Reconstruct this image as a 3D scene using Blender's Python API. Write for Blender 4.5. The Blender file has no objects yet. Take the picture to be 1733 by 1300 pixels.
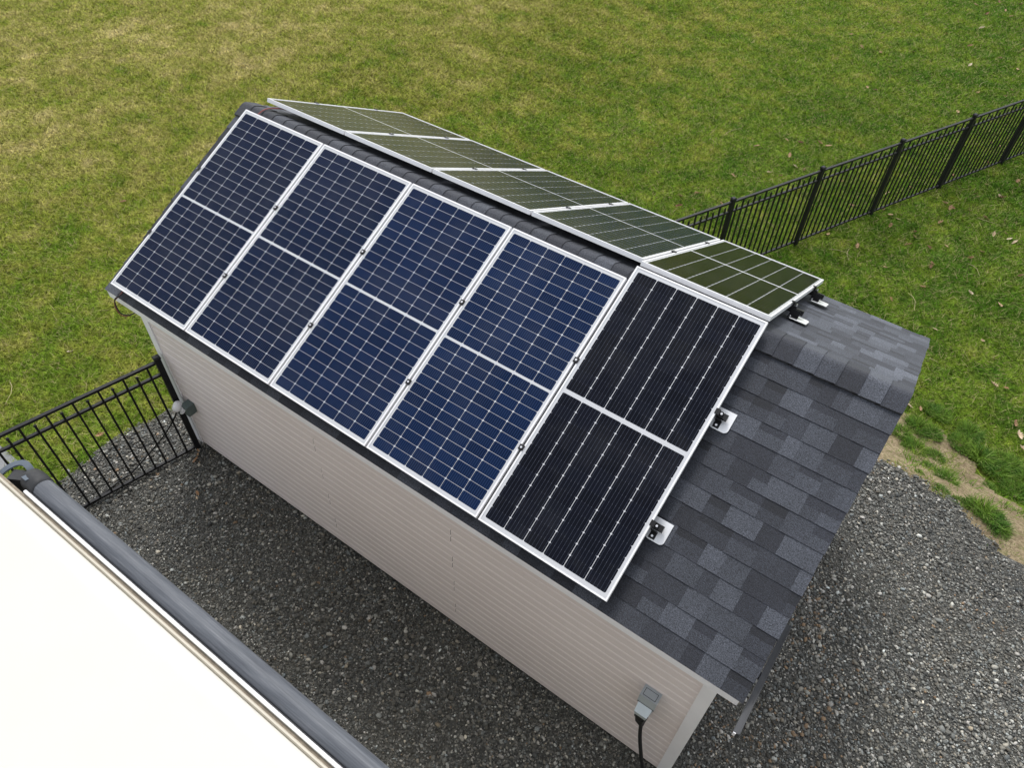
import bpy, math, random
import numpy as np
from mathutils import Vector, Matrix
random.seed(7)
rng = np.random.default_rng(11)
scene = bpy.context.scene
COL = scene.collection
sin, cos, tan, pi = math.sin, math.cos, math.tan, math.pi

# ------------------------------------------------------------------ helpers
def tag(o, label=None, cat=None, group=None, kind=None):
    if label: o['label'] = label
    if cat: o['category'] = cat
    if group: o['group'] = group
    if kind: o['kind'] = kind
    return o

def empty(name, loc=(0, 0, 0)):
    o = bpy.data.objects.new(name, None)
    o.empty_display_size = .1
    o.location = loc
    COL.objects.link(o)
    return o

class MB:
    """collects simple shapes, then links them as ONE mesh object"""
    def __init__(s):
        s.v = []; s.f = []; s.uv = []; s.col = []; s.useuv = False; s.usecol = False
    def face(s, pts, uv=None, col=None):
        n = len(s.v)
        s.v.extend([tuple(p) for p in pts])
        s.f.append(tuple(range(n, n + len(pts))))
        s.uv.append(uv); s.col.append(col)
        if uv: s.useuv = True
        if col: s.usecol = True
    def mesh(s, verts, faces, col=None):
        n = len(s.v)
        s.v.extend([tuple(p) for p in verts])
        for f in faces:
            s.f.append(tuple(i + n for i in f)); s.uv.append(None); s.col.append(col)
        if col: s.usecol = True
    def box(s, a, b, col=None):
        x0, y0, z0 = a; x1, y1, z1 = b
        s.mesh([(x0,y0,z0),(x1,y0,z0),(x1,y1,z0),(x0,y1,z0),(x0,y0,z1),(x1,y0,z1),(x1,y1,z1),(x0,y1,z1)],
               [(0,3,2,1),(4,5,6,7),(0,1,5,4),(1,2,6,5),(2,3,7,6),(3,0,4,7)], col)
    def obox(s, c, ax, ay, az, col=None):
        """oriented box: centre and three half vectors"""
        c = Vector(c); ax = Vector(ax); ay = Vector(ay); az = Vector(az)
        P = [c + ax*i + ay*j + az*k for k in (-1, 1) for (i, j) in ((-1,-1),(1,-1),(1,1),(-1,1))]
        s.mesh(P, [(0,3,2,1),(4,5,6,7),(0,1,5,4),(1,2,6,5),(2,3,7,6),(3,0,4,7)], col)
    def bar(s, p, q, w, h, up=(0, 0, 1)):
        p = Vector(p); q = Vector(q); d = q - p; L = d.length; d.normalize()
        side = d.cross(Vector(up)); side.normalize(); u2 = side.cross(d)
        s.obox((p + q)/2, d*(L/2), side*(w/2), u2*(h/2))
    def tube(s, pts, r, n=10, cap=True):
        pts = [Vector(p) for p in pts]
        rs = r if isinstance(r, (list, tuple)) else [r]*len(pts)
        rings = []; ref = None
        for i, p in enumerate(pts):
            d = (pts[min(i+1, len(pts)-1)] - pts[max(i-1, 0)]).normalized()
            if ref is None:
                ref = Vector((0, 0, 1)) if abs(d.z) < .9 else Vector((1, 0, 0))
            a = d.cross(ref).normalized(); b = d.cross(a).normalized(); ref = -b if False else ref
            rings.append([p + (a*cos(2*pi*k/n) + b*sin(2*pi*k/n))*rs[i] for k in range(n)])
        V = [q for R in rings for q in R]; F = []
        for i in range(len(rings)-1):
            for k in range(n):
                F.append((i*n+k, i*n+(k+1) % n, (i+1)*n+(k+1) % n, (i+1)*n+k))
        if cap:
            F.append(tuple(range(n-1, -1, -1))); F.append(tuple((len(rings)-1)*n+k for k in range(n)))
        s.mesh(V, F)
    def prism_x(s, prof, x0, x1, close=True, col=None):
        """profile of (y,z) extruded along x"""
        n = len(prof)
        V = [(x0, y, z) for y, z in prof] + [(x1, y, z) for y, z in prof]
        m = n if close else n-1
        F = [(i, (i+1) % n, n+(i+1) % n, n+i) for i in range(m)]
        if close:
            F.append(tuple(range(n-1, -1, -1))); F.append(tuple(range(n, 2*n)))
        s.mesh(V, F, col)
    def build(s, name, mat, parent=None, origin=(0, 0, 0), smooth=False):
        me = bpy.data.meshes.new(name)
        ox, oy, oz = origin
        me.from_pydata([(x-ox, y-oy, z-oz) for x, y, z in s.v], [], s.f)
        if s.useuv:
            u = me.uv_layers.new(name='UVMap')
            flat = []
            for f, q in zip(s.f, s.uv):
                for k in range(len(f)): flat.extend(q[k] if q else (0, 0))
            u.data.foreach_set('uv', flat)
        if s.usecol:
            ca = me.color_attributes.new('tint', 'FLOAT_COLOR', 'CORNER')
            flat = []
            for f, c in zip(s.f, s.col):
                c = c or (1, 1, 1)
                flat.extend([c[0], c[1], c[2], 1.0]*len(f))
            ca.data.foreach_set('color', flat)
        me.materials.append(mat)
        if smooth:
            me.shade_smooth()
        me.update()
        o = bpy.data.objects.new(name, me)
        COL.objects.link(o)
        if parent: o.parent = parent
        return o

def np_mesh(name, verts, loops, nper, mat, attrs=None, parent=None):
    """big numpy mesh of equal polygons with nper corners"""
    me = bpy.data.meshes.new(name)
    nf = len(loops)//nper
    me.vertices.add(len(verts)); me.vertices.foreach_set('co', verts.astype(np.float32).ravel())
    me.loops.add(len(loops)); me.loops.foreach_set('vertex_index', loops.astype(np.int32))
    me.polygons.add(nf); me.polygons.foreach_set('loop_start', np.arange(0, nf*nper, nper, dtype=np.int32))
    for k, (typ, dom, data) in (attrs or {}).items():
        a = me.attributes.new(k, typ, dom)
        a.data.foreach_set('value' if typ == 'FLOAT' else 'color', data.astype(np.float32).ravel())
    me.materials.append(mat)
    me.update(calc_edges=True); me.validate()
    o = bpy.data.objects.new(name, me); COL.objects.link(o)
    if parent: o.parent = parent
    return o

def copy_tree(o, parent=None):
    c = o.copy(); COL.objects.link(c)
    if parent is not None: c.parent = parent
    for ch in list(o.children): copy_tree(ch, c)
    return c

# ------------------------------------------------------------------ materials
def new_mat(name):
    m = bpy.data.materials.new(name); m.use_nodes = True
    nt = m.node_tree
    return m, nt, nt.nodes['Principled BSDF']

def N(nt, typ, **kw):
    n = nt.nodes.new(typ)
    for k, v in kw.items():
        if k in n.inputs: n.inputs[k].default_value = v
        else: setattr(n, k, v)
    return n

def mth(nt, op, a, b=None, c=None, clamp=False):
    n = nt.nodes.new('ShaderNodeMath'); n.operation = op; n.use_clamp = clamp
    for i, v in enumerate((a, b, c)):
        if v is None: continue
        if isinstance(v, (int, float)): n.inputs[i].default_value = v
        else: nt.links.new(v, n.inputs[i])
    return n.outputs[0]

def mix(nt, fac, a, b, blend='MIX'):
    n = nt.nodes.new('ShaderNodeMix'); n.data_type = 'RGBA'; n.blend_type = blend
    for s_, v in ((n.inputs[0], fac), (n.inputs[6], a), (n.inputs[7], b)):
        if isinstance(v, (int, float)): s_.default_value = v
        elif isinstance(v, tuple): s_.default_value = (*v, 1) if len(v) == 3 else v
        else: nt.links.new(v, s_)
    return n.outputs[2]

def noise(nt, vec, scale, detail=3, rough=.55):
    n = N(nt, 'ShaderNodeTexNoise'); n.inputs['Scale'].default_value = scale
    n.inputs['Detail'].default_value = detail; n.inputs['Roughness'].default_value = rough
    if vec is not None: nt.links.new(vec, n.inputs['Vector'])
    return n.outputs['Fac']

def ramp(nt, fac, stops):
    n = nt.nodes.new('ShaderNodeValToRGB')
    el = n.color_ramp.elements
    while len(el) < len(stops): el.new(.5)
    for e, (p, c) in zip(el, stops):
        e.position = p; e.color = (*c, 1) if len(c) == 3 else c
    nt.links.new(fac, n.inputs[0])
    return n.outputs[0]

def mapr(nt, v, a, b, c=0., d=1.):
    n = nt.nodes.new('ShaderNodeMapRange'); n.clamp = True
    nt.links.new(v, n.inputs[0])
    for i, x in enumerate((a, b, c, d)): n.inputs[i+1].default_value = x
    return n.outputs[0]

def bump(nt, bs, height, strength=.3, dist=.01):
    n = N(nt, 'ShaderNodeBump'); n.inputs['Strength'].default_value = strength; n.inputs['Distance'].default_value = dist
    nt.links.new(height, n.inputs['Height']); nt.links.new(n.outputs[0], bs.inputs['Normal'])

def pos_xy(nt):
    g = N(nt, 'ShaderNodeNewGeometry')
    s = N(nt, 'ShaderNodeSeparateXYZ'); nt.links.new(g.outputs['Position'], s.inputs[0])
    c = N(nt, 'ShaderNodeCombineXYZ'); nt.links.new(s.outputs[0], c.inputs[0]); nt.links.new(s.outputs[1], c.inputs[1])
    return g.outputs['Position'], c.outputs[0], s.outputs[0], s.outputs[1], s.outputs[2]

def plain(name, col, rough=.5, metal=0., spec=.5, var=.12, scale=14., bumpy=0., coat=0.):
    """painted / moulded surface with slight grime and tone variation"""
    m, nt, b = new_mat(name)
    P = pos_xy(nt)[0]
    n1 = noise(nt, P, scale, 5, .6)
    lo = tuple(c*(1-var) for c in col); hi = tuple(min(1, c*(1+var)) for c in col)
    nt.links.new(ramp(nt, n1, [(.3, lo), (.7, hi)]), b.inputs['Base Color'])
    r = mapr(nt, noise(nt, P, scale*3, 3), .3, .7, rough*.85, min(1, rough*1.15))
    nt.links.new(r, b.inputs['Roughness'])
    b.inputs['Metallic'].default_value = metal
    b.inputs['Specular IOR Level'].default_value = spec
    b.inputs['Coat Weight'].default_value = coat
    if bumpy: bump(nt, b, noise(nt, P, scale*8, 4), bumpy, .003)
    return m

M_alu = plain('anodised_aluminium', (.76, .76, .77), .38, .0, .5, .04, 6)
M_sheet = plain('white_backsheet', (.50, .51, .53), .25, 0, .5, .03, 5)
M_black = plain('black_powder_coat', (.010, .010, .011), .5, 0, .28, .2, 9)
M_steel = plain('bright_steel', (.75, .75, .76), .25, .85, .5, .06, 20)
M_flash = plain('mill_finish_flashing', (.78, .79, .80), .38, .35, .5, .06, 12)
M_trim = plain('white_vinyl_trim', (.83, .83, .87), .45, 0, .4, .04, 3)
M_boxl = plain('grey_plastic', (.36, .395, .42), .4, 0, .5, .06, 12)
M_lid = plain('translucent_grey_plastic', (.56, .63, .67), .22, 0, .5, .05, 12)
M_boxd = plain('green_grey_painted_steel', (.085, .115, .11), .45, 0, .5, .1, 9)
M_white = plain('white_plastic', (.72, .72, .75), .35, 0, .5, .05, 14)
M_rubber = plain('black_rubber', (.012, .012, .012), .55, 0, .4, .2, 20)
M_red = plain('red_cable', (.22, .05, .04), .5, 0, .4, .2, 20)
M_rubw = plain('white_roof_membrane', (.58, .562, .515), .5, 0, .3, .015, 2.5)
M_cream = plain('cream_gelcoat', (.50, .46, .375), .35, 0, .5, .05, 4)
M_edge = plain('cream_edge_moulding', (.66, .62, .535), .5, 0, .3, .02, 4)
M_wrail = plain('bright_awning_rail', (.9, .9, .9), .22, .3, .6, .03, 8)
M_ebrown = plain('brown_sealant', (.22, .185, .14), .7, 0, .3, .25, 25)
M_end = plain('dark_grey_moulding', (.030, .031, .033), .6, 0, .3, .15, 18)
M_strap = plain('blue_grey_moulding', (.085, .105, .13), .6, 0, .3, .08, 15)
M_track = plain('dark_grey_steel_track', (.026, .029, .034), .45, .0, .5, .12, 8)
M_twig = plain('dry_straw', (.42, .36, .20), .8, 0, .2, .2, 30)
M_dark = plain('shadow_gap_backing', (.10, .095, .09), .9, 0, .2, .1, 5)
M_path = plain('grey_paving', (.22, .225, .23), .85, 0, .3, .15, 30, .3)

def mat_fabric():
    m, nt, b = new_mat('grey_awning_vinyl')
    P = pos_xy(nt)[0]
    mp = N(nt, 'ShaderNodeMapping'); mp.inputs['Scale'].default_value = (.06, 1, 1); nt.links.new(P, mp.inputs[0])
    st = noise(nt, mp.outputs[0], 55, 4, .65)
    c = ramp(nt, st, [(.3, (.060, .066, .078)), (.55, (.098, .106, .12)), (.75, (.15, .158, .172))])
    nt.links.new(c, b.inputs['Base Color'])
    b.inputs['Roughness'].default_value = .55; b.inputs['Specular IOR Level'].default_value = .3
    bump(nt, b, st, .15, .003)
    return m
M_fab = mat_fabric()

def mat_siding():
    m, nt, b = new_mat('beige_vinyl_siding')
    P = pos_xy(nt)[0]
    mp = N(nt, 'ShaderNodeMapping'); mp.inputs['Scale'].default_value = (.25, 1, 1); nt.links.new(P, mp.inputs[0])
    g = noise(nt, mp.outputs[0], 60, 4, .6)       # embossed woodgrain
    big = noise(nt, P, 1.3, 3)
    c = mix(nt, mapr(nt, big, .35, .65), (.735, .670, .665), (.775, .71, .705))
    c = mix(nt, mapr(nt, g, .3, .7, 0, .35), c, (.675, .61, .605))
    nt.links.new(c, b.inputs['Base Color'])
    b.inputs['Roughness'].default_value = .6
    b.inputs['Specular IOR Level'].default_value = .35
    bump(nt, b, g, .12, .002)
    return m
M_side = mat_siding()

def mat_shingle():
    m, nt, b = new_mat('asphalt_shingle_granules')
    P = pos_xy(nt)[0]
    at = N(nt, 'ShaderNodeVertexColor'); at.layer_name = 'tint'
    g = noise(nt, P, 150, 2, .7)
    g2 = noise(nt, P, 340, 2, .7)
    big = noise(nt, P, 3.0, 4)
    v = mth(nt, 'MULTIPLY', mapr(nt, g, .30, .70, .25, 1.85), mapr(nt, g2, .3, .7, .4, 1.75))
    v = mth(nt, 'MULTIPLY', v, mapr(nt, big, .3, .7, .85, 1.15))
    vc = N(nt, 'ShaderNodeCombineXYZ')
    for i in range(3): nt.links.new(v, vc.inputs[i])
    c = mix(nt, 1.0, at.outputs[0], vc.outputs[0], 'MULTIPLY')
    nt.links.new(c, b.inputs['Base Color'])
    b.inputs['Roughness'].default_value = .8
    b.inputs['Specular IOR Level'].default_value = .45
    b.inputs['Sheen Weight'].default_value = .08; b.inputs['Sheen Roughness'].default_value = .5
    bump(nt, b, g, .5, .004)
    return m
M_shin = mat_shingle()

def mat_cell(name, base, line, nbus, lw, dots=False, rough=.1):
    """one unit of UV per cell: thin printed contact lines down the cell"""
    m, nt, b = new_mat(name)
    uv = N(nt, 'ShaderNodeUVMap')
    s = N(nt, 'ShaderNodeSeparateXYZ'); nt.links.new(uv.outputs[0], s.inputs[0])
    fx = mth(nt, 'FRACT', mth(nt, 'MULTIPLY', s.outputs[0], nbus))
    d = mth(nt, 'ABSOLUTE', mth(nt, 'SUBTRACT', fx, .5))
    ln = mth(nt, 'LESS_THAN', d, lw)
    oi = N(nt, 'ShaderNodeObjectInfo')
    wn = N(nt, 'ShaderNodeTexWhiteNoise'); wn.noise_dimensions = '2D'
    fl = N(nt, 'ShaderNodeVectorMath'); fl.operation = 'FLOOR'; nt.links.new(uv.outputs[0], fl.inputs[0])
    nt.links.new(fl.outputs[0], wn.inputs['Vector'])
    cellv = mapr(nt, wn.outputs['Value'], 0, 1, .78, 1.28)
    cc = N(nt, 'ShaderNodeCombineXYZ')
    for i in range(3): nt.links.new(cellv, cc.inputs[i])
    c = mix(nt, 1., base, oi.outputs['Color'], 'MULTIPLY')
    c = mix(nt, 1., c, cc.outputs[0], 'MULTIPLY')
    c = mix(nt, mth(nt, 'MULTIPLY', ln, .8), c, line)
    if dots:
        fy = mth(nt, 'FRACT', s.outputs[1])
        dy = mth(nt, 'GREATER_THAN', mth(nt, 'ABSOLUTE', mth(nt, 'SUBTRACT', fy, .5)), .45)
        dot = mth(nt, 'MULTIPLY', mth(nt, 'LESS_THAN', d, lw*1.15), dy)
        c = mix(nt, mth(nt, 'MULTIPLY', dot, .25), c, (.16, .17, .2))
    P = pos_xy(nt)[0]
    dust = mapr(nt, noise(nt, P, 2.2, 5, .65), .45, .8, 0, .035)
    c = mix(nt, dust, c, (.4, .4, .38))
    nt.links.new(c, b.inputs['Base Color'])
    b.inputs['Roughness'].default_value = rough
    b.inputs['Specular IOR Level'].default_value = .09
    return m
M_cellA = mat_cell('blue_half_cells', (.0027, .0066, .0245), (.017, .035, .098), 9, .15)
M_cellB = mat_cell('black_half_cells', (.0035, .0044, .0085), (.04, .046, .066), 6, .055, True)

def lawn_colour(nt):
    P, XY, X, Y, Z = pos_xy(nt)
    n1 = noise(nt, XY, .32, 4, .55)
    n2 = noise(nt, XY, 1.7, 6, .66)
    n3 = noise(nt, XY, 5.5, 4, .6)
    gx = mapr(nt, mth(nt, 'SUBTRACT', X, mth(nt, 'MULTIPLY', Y, .12)), -8., 3.2, .19, -.19)
    f = mth(nt, 'ADD', mth(nt, 'MULTIPLY', n1, .5), mth(nt, 'MULTIPLY', n2, 1.05))
    f = mth(nt, 'ADD', mth(nt, 'ADD', f, mth(nt, 'MULTIPLY', n3, .45)), mth(nt, 'SUBTRACT', gx, .53))
    col = ramp(nt, f, [(.18, (.110, .245, .018)), (.40, (.240, .365, .034)), (.56, (.405, .450, .075)),
                       (.72, (.57, .545, .165)), (.88, (.78, .69, .33))])
    n4 = noise(nt, XY, 17, 3, .65)
    k = mapr(nt, n4, .32, .68, .52, 1.45)
    kc = N(nt, 'ShaderNodeCombineXYZ')
    for i in range(3): nt.links.new(k, kc.inputs[i])
    col = mix(nt, 1., col, kc.outputs[0], 'MULTIPLY')
    return col, n3, P

def mat_lawn_ground():
    m, nt, b = new_mat('lawn_thatch')
    col, n3, P = lawn_colour(nt)
    fine = noise(nt, P, 40, 5, .7)
    mid = noise(nt, P, 14, 4, .65)
    c = mix(nt, mapr(nt, fine, .3, .7, 0, .55), col, (.09, .105, .025))
    c = mix(nt, mapr(nt, mid, .35, .7, 0, .35), c, (.22, .185, .08))
    c = mix(nt, 1., c, (.72, .72, .72), 'MULTIPLY')
    nt.links.new(c, b.inputs['Base Color'])
    b.inputs['Roughness'].default_value = .95; b.inputs['Specular IOR Level'].default_value = .1
    bump(nt, b, fine, .8, .03)
    return m

def mat_blade(name, lush=False):
    m, nt, b = new_mat(name)
    if lush:
        P, XY, X, Y, Z = pos_xy(nt)
        col = ramp(nt, noise(nt, XY, 3.5, 3), [(.35, (.105, .24, .04)), (.65, (.22, .36, .05))])
    else:
        col, n3, P = lawn_colour(nt)
    at = N(nt, 'ShaderNodeAttribute'); at.attribute_name = 'rnd'
    r = at.outputs['Fac']
    # per-blade: most follow the patch colour, some are dead straw, some dark
    straw = mapr(nt, r, .80, .92, 0, .3 if lush else .85)
    c = mix(nt, straw, col, (.46, .39, .20))
    dark = mapr(nt, r, .0, .55, .25, 1.08)
    cc = N(nt, 'ShaderNodeCombineXYZ')
    for i in range(3): nt.links.new(dark, cc.inputs[i])
    c = mix(nt, 1., c, cc.outputs[0], 'MULTIPLY')
    nt.links.new(c, b.inputs['Base Color'])
    b.inputs['Roughness'].default_value = .6; b.inputs['Specular IOR Level'].default_value = .095
    tr = nt.nodes.new('ShaderNodeBsdfTranslucent'); nt.links.new(c, tr.inputs['Color'])
    mx = nt.nodes.new('ShaderNodeMixShader'); mx.inputs[0].default_value = .4
    nt.links.new(b.outputs[0], mx.inputs[1]); nt.links.new(tr.outputs[0], mx.inputs[2])
    nt.links.new(mx.outputs[0], nt.nodes['Material Output'].inputs['Surface'])
    return m

def mat_gravel_bed():
    m, nt, b = new_mat('gravel_bed')
    P, XY, X, Y, Z = pos_xy(nt)
    v = N(nt, 'ShaderNodeTexVoronoi'); v.inputs['Scale'].default_value = 70; nt.links.new(XY, v.inputs['Vector'])
    s = N(nt, 'ShaderNodeSeparateColor'); nt.links.new(v.outputs['Color'], s.inputs[0])
    c = ramp(nt, s.outputs[0], [(.0, (.035, .035, .032)), (.5, (.075, .077, .070)), (.85, (.13, .13, .118)), (.97, (.24, .23, .21))])
    big = noise(nt, XY, 1.4, 4)
    c = mix(nt, mapr(nt, big, .4, .7, 0, .35), c, (.11, .105, .085))
    nt.links.new(c, b.inputs['Base Color'])
    b.inputs['Roughness'].default_value = .9
    bump(nt, b, v.outputs['Distance'], .8, .02)
    return m

def mat_stone():
    m, nt, b = new_mat('gravel_stone')
    at = N(nt, 'ShaderNodeVertexColor'); at.layer_name = 'tint'
    P = pos_xy(nt)[0]
    v = mapr(nt, noise(nt, P, 120, 3), .3, .7, .75, 1.25)
    cc = N(nt, 'ShaderNodeCombineXYZ')
    for i in range(3): nt.links.new(v, cc.inputs[i])
    nt.links.new(mix(nt, 1., at.outputs[0], cc.outputs[0], 'MULTIPLY'), b.inputs['Base Color'])
    b.inputs['Roughness'].default_value = .8
    return m

def mat_dirt():
    m, nt, b = new_mat('sandy_soil')
    P, XY, X, Y, Z = pos_xy(nt)
    n1 = noise(nt, XY, 3.2, 5, .65); n2 = noise(nt, XY, 26, 5, .7)
    c = ramp(nt, n1, [(.3, (.13, .10, .06)), (.5, (.27, .215, .135)), (.7, (.38, .31, .195))])
    c = mix(nt, mapr(nt, n2, .42, .62, 0, .75), c, (.12, .09, .052))
    c = mix(nt, mapr(nt, noise(nt, XY, 9, 5, .7), .5, .66, 0, .6), c, (.10, .12, .03))
    nt.links.new(c, b.inputs['Base Color'])
    b.inputs['Roughness'].default_value = .95; b.inputs['Specular IOR Level'].default_value = .1
    bump(nt, b, n2, .8, .02)
    return m

def mat_leaf():
    m, nt, b = new_mat('dry_oak_leaf')
    oi = N(nt, 'ShaderNodeObjectInfo')
    c = ramp(nt, oi.outputs['Random'], [(0, (.14, .07, .03)), (.45, (.30, .17, .085)), (.8, (.46, .31, .18)), (1, (.62, .52, .38))])
    nt.links.new(c, b.inputs['Base Color'])
    b.inputs['Roughness'].default_value = .7
    return m

M_lawn = mat_lawn_ground(); M_blade = mat_blade('grass_blade'); M_lush = mat_blade('lush_grass_blade', True)
M_grav = mat_gravel_bed(); M_stone = mat_stone(); M_dirt = mat_dirt(); M_leaf = mat_leaf()

# ------------------------------------------------------------------ measured layout (metres)
CAM = dict(x=5.728248, y=-3.910941, z=6.636262, yaw=2.166851, pitch=-.824739, roll=.035433, f=1255.59)
H, PIT = 3.26858, .46292           # front panel plane: height at y=0 and pitch
WA, LA, GA = .9946, 2.0, .01846    # 144-half-cell panel
W5, L5, O5, G5 = .9966, 2.12, .1192, .0193
BY, BH, BP, BO5 = .2644, 3.27255, .44991, .0861
YR, RZ, EV = .1322, 3.2087, 1.9431 # ridge and half span
cp, sp = cos(PIT), sin(PIT)
YW = 1.652                         # front wall at y=-YW
XW0, XW1 = .03, 5.84

def sstep(t):
    t = np.clip(t, 0, 1); return t*t*(3-2*t)
def gz(x, y):
    return -.6*sstep((np.asarray(y, float)-2.6)/1.2)*sstep((np.asarray(x, float)+6)/6)

def inpoly(px, py, poly):
    c = np.zeros(len(px), bool); n = len(poly)
    for i in range(n):
        x0, y0 = poly[i]; x1, y1 = poly[i-1]
        if y0 == y1: continue
        cond = ((y0 > py) != (y1 > py)) & (px < (x1-x0)*(py-y0)/(y1-y0)+x0)
        c ^= cond
    return c

_lat = rng.random((256, 256))
def vnoise(x, y, s):
    x = np.asarray(x)*s+57.3; y = np.asarray(y)*s+91.7
    xi = np.floor(x).astype(int); yi = np.floor(y).astype(int)
    fx = sstep(x-xi); fy = sstep(y-yi)
    g = lambda a, b: _lat[a % 256, b % 256]
    return (g(xi, yi)*(1-fx)+g(xi+1, yi)*fx)*(1-fy)+(g(xi, yi+1)*(1-fx)+g(xi+1, yi+1)*fx)*fy

GRAVEL = [(-.72, -9), (-.69, -2.89), (-.70, -2.66), (-.75, -2.33), (-.69, -1.99), (-.63, -1.55), (-.6, 0), (-.6, 2.3), (.5, 2.5), (3, 2.55), (5.4, 2.6),
          (6.27, 2.65), (6.49, 2.69), (6.77, 2.70), (6.89, 2.58), (7.12, 2.61), (7.27, 2.48), (7.54, 2.35), (7.67, 2.25), (7.89, 2.23),
          (8.4, 2.0), (9.2, 1.4), (11, .2), (13, -2), (13, -9)]
DIRT = [(4.6, 2.3), (5.4, 3.2), (6.0, 4.0), (6.36, 4.25), (6.6, 4.0), (6.79, 4.3), (7.1, 4.12), (7.3, 3.85), (7.54, 3.74), (7.73, 3.63), (8.3, 3.4), (9.0, 3.2), (9.5, 1.0), (7.5, 1.9), (6.0, 2.2)]
PATH = [(-2.4, -3.0), (-1.32, -2.98), (-1.36, -3.3), (-1.42, -9), (-2.4, -9)]

# ------------------------------------------------------------------ ground sheets
def ground():
    def axis(lo, hi, a, b, st):
        mid = np.arange(a, b+1e-6, .13)
        l = -np.geomspace(1, abs(lo-a)+1, 14)[1:][::-1]+1+a
        r = np.geomspace(1, hi-b+1, 14)[1:]-1+b
        return np.concatenate([l, mid, r])
    xs = axis(-400, 400, -18, 16, .3); ys = axis(-400, 400, -9, 30, .3)
    X, Y = np.meshgrid(xs, ys)
    Z = gz(X, Y)+.03*(vnoise(X, Y, .5)-.5)*np.maximum(sstep(Y-4.8), sstep(-X-2))
    V = np.stack([X, Y, Z], -1).reshape(-1, 3); nx = len(xs); ny = len(ys)
    i = (np.arange(ny-1)[:, None]*nx+np.arange(nx-1)[None]).ravel()
    L = np.stack([i, i+1, i+nx+1, i+nx], -1).ravel()
    o = np_mesh('ground', V, L, 4, M_lawn)
    tag(o, 'worn green and straw coloured lawn sloping away behind the shed', kind='structure')
ground()

def sheet(name, poly, lift, cell, mat, label, bx, jag=.05):
    x0, x1, y0, y1 = bx
    xs = np.arange(x0, x1, cell); ys = np.arange(y0, y1, cell)
    X, Y = np.meshgrid(xs, ys); nx = len(xs)
    cx = (X[:-1, :-1]+cell/2).ravel(); cy = (Y[:-1, :-1]+cell/2).ravel()
    jx = cx+jag*(vnoise(cx, cy, 6)-.5)*2; jy = cy+jag*(vnoise(cx+9, cy, 6)-.5)*2
    m = inpoly(jx, jy, poly)
    i = (np.arange(len(ys)-1)[:, None]*nx+np.arange(nx-1)[None]).ravel()[m]
    L = np.stack([i, i+1, i+nx+1, i+nx], -1)
    used, inv = np.unique(L.ravel(), return_inverse=True)
    V = np.stack([X.ravel(), Y.ravel(), gz(X, Y).ravel()+lift], -1)[used]
    o = np_mesh(name, V, inv, 4, mat)
    tag(o, label, kind='structure')
sheet('dirt', DIRT, .022, .06, M_dirt, 'bare sandy soil bank between gravel and lawn', (4.4, 9.6, .9, 4.6), .22)
sheet('gravel_bed', GRAVEL, .030, .06, M_grav, 'dark crushed gravel bed around the shed', (-.9, 13, -9, 2.9))
sheet('path', PATH, .012, .1, M_path, 'smooth grey paving beyond the fence', (-2.5, -1.2, -9, -2.9), .02)

# ------------------------------------------------------------------ lawn blades (uncountable: one object)
def view_poly(margin):
    pts = [(-13.9, 3.8), (-4.9, 11.3), (-.6, 16.7), (6.6, 21.4), (9.8, 7.0), (10.6, 1.6), (4, -1), (-.4, -3.4), (-3.1, -2.5)]
    c = np.mean(pts, axis=0)
    return [tuple(c+(np.array(p)-c)*margin) for p in pts]

def blades():
    poly = view_poly(1.10)
    Ncand = 2650000
    lo = np.min(poly, axis=0); hi = np.max(poly, axis=0)
    x = rng.uniform(lo[0], hi[0], Ncand); y = rng.uniform(lo[1], hi[1], Ncand)
    d = np.sqrt((x-CAM['x'])**2+(y-CAM['y'])**2+CAM['z']**2)
    keep = inpoly(x, y, poly) & ~inpoly(x, y, [(-.1, -1.9), (6, -1.9), (6, 2.1), (-.1, 2.1)])
    keep &= rng.random(Ncand) < np.clip(1.25-(d-9)/26, .42, 1)
    jx = x+.06*(vnoise(x, y, 7)-.5)*2; jy = y+.06*(vnoise(x+9, y, 7)-.5)*2
    keep &= ~inpoly(jx, jy, GRAVEL) & ~inpoly(x, y, PATH)
    dm = inpoly(x+.25*(vnoise(x, y, 3)-.5), y+.25*(vnoise(x, y+5, 3)-.5), DIRT)
    keep &= ~dm | ((vnoise(x, y, 4.5) > .55) & (rng.random(Ncand) < .6)) | (rng.random(Ncand) < .06)
    thin = vnoise(x, y, 1.1)*.6+vnoise(x, y, 3.7)*.4
    keep &= rng.random(Ncand) < np.clip(.35+1.1*thin, 0, 1)
    x = x[keep]; y = y[keep]; d = d[keep]; n = len(x)
    clump = vnoise(x, y, 2.3)*.5+vnoise(x, y, 7)*.5
    h = (.022+.05*clump)*rng.uniform(.6, 1.3, n)
    w = np.clip(.0052*(d/10), .004, .014)*rng.uniform(.8, 1.4, n)
    a = rng.uniform(0, 2*pi, n); l = rng.uniform(0, 2*pi, n)
    lean = rng.uniform(.8, 2.4, n)*h
    z = gz(x, y)+.004+.03*(vnoise(x, y, .5)-.5)*np.maximum(sstep(y-4.8), sstep(-x-2))
    dx = np.cos(a)*w; dy = np.sin(a)*w
    V = np.empty((n, 3, 3))
    V[:, 0] = np.stack([x-dx, y-dy, z], -1); V[:, 1] = np.stack([x+dx, y+dy, z], -1)
    V[:, 2] = np.stack([x+np.cos(l)*lean, y+np.sin(l)*lean, z+h], -1)
    r = rng.random(n)
    o = np_mesh('lawn_grass', V.reshape(-1, 3), np.arange(3*n), 3, M_blade, {'rnd': ('FLOAT', 'FACE', r)})
    tag(o, 'short patchy lawn grass, green mixed with straw', 'grass', kind='stuff')
blades()

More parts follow.
